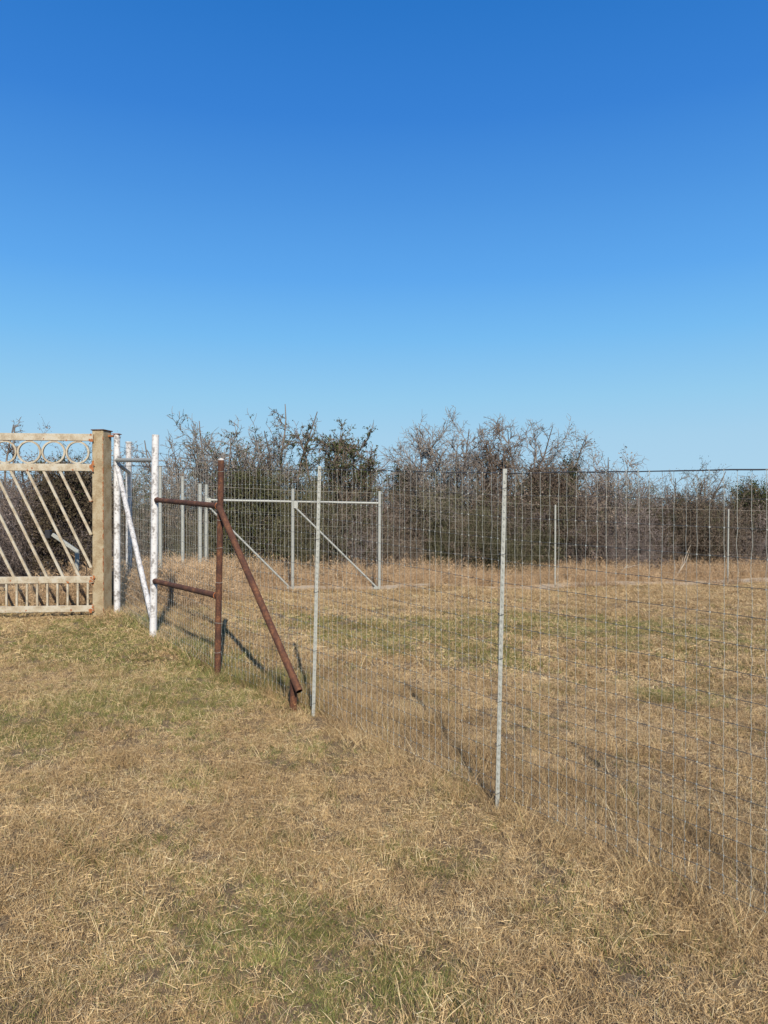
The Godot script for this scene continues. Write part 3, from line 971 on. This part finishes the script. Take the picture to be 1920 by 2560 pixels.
# ---------------------------------------------------------------- the gate
func build_gate() -> void:
	var t := thing("steel_gate", "beige painted steel gate with a row of rings over slanted bars", "gate", Vector3(-4.745, 0.33, -12.08))
	t.rotation.y = deg_to_rad(6.0)
	var at := func(u: float, y: float, z := 0.0) -> Vector3: return Vector3(-u, y - 0.33, z)
	var wide := 5.2
	var rails := [[3.142, 3.259], [2.651, 2.769], [0.828, 0.939], [0.357, 0.461]]
	for r in rails:
		var m := MB.new()
		m.box(Transform3D(Basis(), at.call(wide * 0.5, (r[0] + r[1]) * 0.5, 0.0)), Vector3(wide, r[1] - r[0], 0.055), 0.005)
		var o := part("rail", m.mesh(), M.cream, t)
		for k in 5:
			rust_scale(o, at.call(rng.randf_range(-0.01, 0.05), rng.randf_range(r[0], r[1]), 0.028), rng.randf_range(0.015, 0.035))
		for k in 5:
			rust_scale(o, at.call(rng.randf_range(0.2, 2.6), r[0] + rng.randf_range(0.0, 0.05), 0.028), rng.randf_range(0.008, 0.022))
	# rings between the two upper rails
	for k in 13:
		var m := MB.new()
		var c: Vector3 = at.call(0.248 + 0.3775 * k, 2.9555)
		for s in 40:
			var a := TAU * s / 40.0
			var b := TAU * (s + 1) / 40.0
			var e0 := Vector3(cos(a), sin(a), 0)
			var e1 := Vector3(cos(b), sin(b), 0)
			var hz := Vector3(0, 0, 0.022)
			var ro := 0.1868
			var ri := 0.160
			m.quad(c + e0 * ri + hz, c + e0 * ro + hz, c + e1 * ro + hz, c + e1 * ri + hz, Vector3.BACK, Color.WHITE)
			m.quad(c + e0 * ri - hz, c + e0 * ro - hz, c + e1 * ro - hz, c + e1 * ri - hz, Vector3.FORWARD, Color.WHITE)
			m.quad(c + e0 * ro - hz, c + e1 * ro - hz, c + e1 * ro + hz, c + e0 * ro + hz, (e0 + e1).normalized(), Color.WHITE)
			m.quad(c + e0 * ri - hz, c + e1 * ri - hz, c + e1 * ri + hz, c + e0 * ri + hz, -(e0 + e1).normalized(), Color.WHITE)
		var ring := part("ring", m.mesh(), M.cream, t)
		m = MB.new()
		m.box(Transform3D(Basis(Vector3.BACK, rng.randf_range(-0.05, 0.05)), c + Vector3(rng.randf_range(-0.02, 0.02), 0.184, 0.0)), Vector3(0.09, 0.014, 0.05), 0.003)
		part("weld", m.mesh(), M.rust, ring)
	# slanted bars
	for k in 22:
		var u0 := 0.272 + 0.255 * k
		var y0 := 2.655
		var y1 := 0.935
		var u1 := u0 - (y0 - y1) * 0.47
		if u1 < 0.04:
			y1 = y0 - (u0 - 0.04) / 0.47
			u1 = 0.04
		if u0 > wide - 0.06:
			y0 -= (u0 - (wide - 0.06)) / 0.47
			u0 = wide - 0.06
		if y0 < y1 + 0.1:
			continue
		var p: Vector3 = at.call(u0, y0)
		var q: Vector3 = at.call(u1, y1)
		var d := (q - p).normalized()
		var m := MB.new()
		m.box(Transform3D(Basis(Vector3.BACK.cross(d).normalized(), d, Vector3.BACK).orthonormalized(), (p + q) * 0.5), Vector3(0.04, p.distance_to(q) + 0.02, 0.036), 0.003)
		var bar := part("slanted_bar", m.mesh(), M.cream, t)
		for e in [p, q]:
			var wm := MB.new()
			wm.box(Transform3D(Basis(Vector3.BACK, rng.randf_range(-0.3, 0.3)), e), Vector3(rng.randf_range(0.045, 0.06), 0.014, 0.042), 0.004)
			part("weld", wm.mesh(), M.bright_rust if rng.randf() < 0.35 else M.khaki, bar)
	var um := MB.new()
	um.box(Transform3D(), Vector3(0.032, 0.371, 0.03), 0.003)
	var upright := um.mesh()
	for k in 32:
		part("upright", upright, M.cream, t, at.call(0.094 + 0.1585 * k, 0.6445))
	# the end post that carries the rails, with a rusty seam and cap plate
	var pm := MB.new()
	var turn := Basis(Vector3.UP, deg_to_rad(-15.0))
	var pc: Vector3 = at.call(-0.098, 1.78, -0.13)
	pm.box(Transform3D(turn, pc), Vector3(0.196, 3.08, 0.27), 0.008)
	var ep := part("end_post", pm.mesh(), M.khaki, t)
	pm = MB.new()
	pm.box(Transform3D(turn, pc + Vector3(0, 1.548, 0)), Vector3(0.225, 0.016, 0.30), 0.003)
	part("cap_plate", pm.mesh(), M.rust, ep)
	pm = MB.new()
	var p2 := PackedVector3Array()
	var r2 := PackedFloat32Array()
	for k in 90:
		p2.append(pc + turn * Vector3(0.0925 + rng.randf_range(-0.002, 0.002), -1.45 + k * 0.0328, 0.1295))
		r2.append(0.009 * clampf(0.55 + 0.9 * noise_b.get_noise_2d(k * 18.0, 5.0) + rng.randf_range(-0.2, 0.3), 0.05, 1.1))
	pm.tube(p2, r2, 6, Color.WHITE)
	part("weld_seam", pm.mesh(), M.bright_rust, ep)
	for k in 16:
		rust_scale(ep, pc + turn * Vector3(rng.randf_range(-0.095, -0.06), [1.4, 0.98, -0.9, -1.35][k % 4] + rng.randf_range(-0.07, 0.06), 0.136), rng.randf_range(0.012, 0.034))
	pm = MB.new()
	pm.box(Transform3D(turn, pc + Vector3(0.14, 1.46, -0.02)), Vector3(0.12, 0.03, 0.07), 0.004)
	part("bracket", pm.mesh(), M.bright_rust, ep)
	pm = MB.new()
	pm.box(Transform3D(Basis(), at.call(wide - 0.03, 1.81, 0.0)), Vector3(0.06, 2.9, 0.06), 0.004)
	part("far_stile", pm.mesh(), M.cream, t)

func rust_scale(parent: Node3D, at: Vector3, size: float) -> void:
	# a flake of rust a millimetre thick, with a ragged outline of its own
	var m := MB.new()
	var ring := []
	for k in 11:
		var a := TAU * k / 11.0
		ring.append(at + Vector3(cos(a) * size * rng.randf_range(0.4, 1.1), sin(a) * size * rng.randf_range(0.5, 1.4), 0.0))
	for k in 11:
		var a: Vector3 = ring[k]
		var b: Vector3 = ring[(k + 1) % 11]
		m.tri(at + Vector3(0, 0, 0.0025), a, b, Vector3.BACK, Color.WHITE)
	part("rust_scale", m.mesh(), M.bright_rust, parent)

# ---------------------------------------------------------------- far fences
func build_far_fences() -> void:
	var side := [[-4.764, -13.8, 0.3], [-4.39, -14.5, 0.26], [-4.36, -16.0, 0.2], [-4.23, -17.0, 0.17], [-4.17, -17.3, 0.16]]
	var farp := [[-4.17, -17.3, 0.16], [-2.206, -17.8, 0.07], [-0.12, -18.26, 0.02], [4.98, -21.5, -0.3], [11.17, -24.0, -0.42], [17.5, -26.5, -0.5]]
	var lines := [0.15, 0.4, 0.65, 0.95, 1.25, 1.55, 1.85, 2.15, 2.4]
	wire_net("wire_fence", "wire fence running straight away behind the white capped post", side, Vector3(-0.07, 0, 0), lines, 0.15, 0.0024, 0.0022, M.far_wire, M.far_wire, 302, "")
	wire_net("wire_fence", "far wire fence along the brush behind the field", farp, Vector3(0.02, 0, -0.07), lines, 0.3, 0.0022, 0.0018, M.far_wire, M.far_wire, 303, "")
	var g := "round galvanized posts of the side fence"
	for a in [["galvanized post nearest the white capped post", -4.39, -14.5, 0.26, 2.866, 0.035], ["galvanized post of the side fence, second behind the white capped post", -4.36, -16.0, 0.2, 2.725, 0.038], ["thick galvanized post of the side fence next to the corner", -4.23, -17.0, 0.17, 2.6, 0.045]]:
		var t := thing("galvanized_post", a[0], "fence post", Vector3(a[1], a[3], a[2]), g)
		part("shaft", pipe(Vector3(0, -0.3, 0), Vector3(0, a[4] - a[3], 0), a[5], 16, 0.001), M.galv, t)
		part("cap", pipe(Vector3(0, a[4] - a[3] - 0.002, 0), Vector3(0, a[4] - a[3] + 0.012, 0), a[5] * 1.12, 16), M.galv, t)
	var c := thing("galvanized_pipe_brace", "galvanized double pipe brace with two diagonals across the field", "fence brace", Vector3(-2.206, 0.07, -17.8))
	var o := c.position
	for a in [[-4.17, -17.3, 0.16, 2.60], [-2.206, -17.8, 0.07, 2.512], [-0.12, -18.26, 0.02, 2.465]]:
		part("post", pipe(Vector3(a[0], a[2] - 0.3, a[1]) - o, Vector3(a[0] + 0.01, a[3], a[1]) - o, 0.04, 18, 0.001), M.galv, c)
	part("rail", pipe(Vector3(-4.14, 2.237, -17.29) - o, Vector3(-2.206, 2.204, -17.8) - o, 0.028, 16, 0.0008), M.galv, c)
	part("rail", pipe(Vector3(-2.206, 2.204, -17.8) - o, Vector3(-0.12, 2.169, -18.26) - o, 0.028, 16, 0.0008), M.galv, c)
	part("diagonal_brace", pipe(Vector3(-4.12, 2.1, -17.27) - o, Vector3(-2.25, 0.12, -17.77) - o, 0.024, 16, 0.0008), M.galv, c)
	part("diagonal_brace", pipe(Vector3(-2.13, 2.06, -17.78) - o, Vector3(-0.16, 0.07, -18.22) - o, 0.024, 16, 0.0008), M.galv, c)
	for a in [Vector3(-4.1, 2.2, -17.28), Vector3(-2.12, 2.13, -17.76)]:
		var m := MB.new()
		m.box(Transform3D(Basis(Vector3.UP, 0.22), a - o), Vector3(0.1, 0.17, 0.012), 0.003)
		part("gusset", m.mesh(), M.galv, c)
	for a in [Vector3(-2.27, 0.13, -17.74), Vector3(-0.2, 0.08, -18.2)]:
		var m := MB.new()
		m.box(Transform3D(Basis(Vector3.UP, 0.22), a - o), Vector3(0.12, 0.06, 0.05), 0.006)
		part("foot_clamp", m.mesh(), M.galv, c)
	t_post("thin far steel post right of centre before the brush", Vector3(4.98, -0.3, -21.5), Vector3(4.985, 2.143, -21.5), 0.3, 0.05, "thin posts of the far fence", [])
	t_post("thin far steel post near the right edge before the brush", Vector3(11.17, -0.42, -24.0), Vector3(11.19, 2.02, -24.0), 0.3, 0.05, "thin posts of the far fence", [])

	# gooseneck keypad stand inside the gate
	var k := thing("keypad_stand", "grey gooseneck keypad stand seen through the gate bars", "keypad", Vector3(-6.23, 0.28, -15.0))
	part("post", pipe(Vector3(0, -0.3, 0), Vector3(0, 0.9, 0), 0.042, 16), M.galv, k)
	var m := MB.new()
	var a0 := Vector3(0.02, 0.88, 0)
	var a1 := Vector3(-0.5, 1.235, 0)
	var dd := (a1 - a0).normalized()
	m.box(Transform3D(Basis(dd.cross(Vector3.BACK).normalized(), dd, Vector3.BACK).orthonormalized(), (a0 + a1) * 0.5), Vector3(0.07, a0.distance_to(a1), 0.06), 0.006)
	part("arm", m.mesh(), M.galv, k)
	m = MB.new()
	m.box(Transform3D(Basis(), Vector3(-0.58, 1.235, 0.0)), Vector3(0.11, 0.17, 0.12), 0.012)
	part("keypad", m.mesh(), M.black, k)

# ---------------------------------------------------------------- build
func _ready() -> void:
	rng.seed = 20240117
	var cam := Camera3D.new()
	cam.name = "camera"
	add_child(cam)
	cam.position = Vector3(0, EYE, 0)
	cam.rotation.x = -10.0 / 1848.0
	cam.fov = rad_to_deg(2.0 * atan(1280.0 / 1848.0))
	cam.near = 0.05
	cam.far = 4000.0
	cam.current = true

	var env := Environment.new()
	env.background_mode = Environment.BG_SKY
	var sky := Sky.new()
	var sm := PanoramaSkyMaterial.new()
	sm.panorama = clear_sky()
	sky.sky_material = sm
	env.sky = sky
	env.tonemap_mode = Environment.TONE_MAPPER_LINEAR
	env.tonemap_exposure = 1.25
	env.sdfgi_enabled = true
	env.ssao_enabled = true
	env.ssil_enabled = true
	var we := WorldEnvironment.new()
	we.name = "world_environment"
	we.environment = env
	add_child(we)

	var sun := DirectionalLight3D.new()
	sun.name = "sun"
	sun.light_energy = 1.6
	sun.light_color = Color(1.0, 0.96, 0.90)
	sun.light_angular_distance = 0.5
	sun.shadow_enabled = true
	add_child(sun)
	sun.look_at_from_position(Vector3.ZERO, Vector3(-0.161, -0.574, -0.803), Vector3.UP)

	noise_a.seed = 3
	noise_a.frequency = 0.02
	noise_a.fractal_octaves = 3
	noise_b.seed = 9
	noise_b.frequency = 0.02
	noise_b.fractal_octaves = 2
	materials()
	build_ground()
	build_near_fence()
	build_gate()
	build_far_fences()
	build_brush()
	rng.seed = 77
	build_grass()
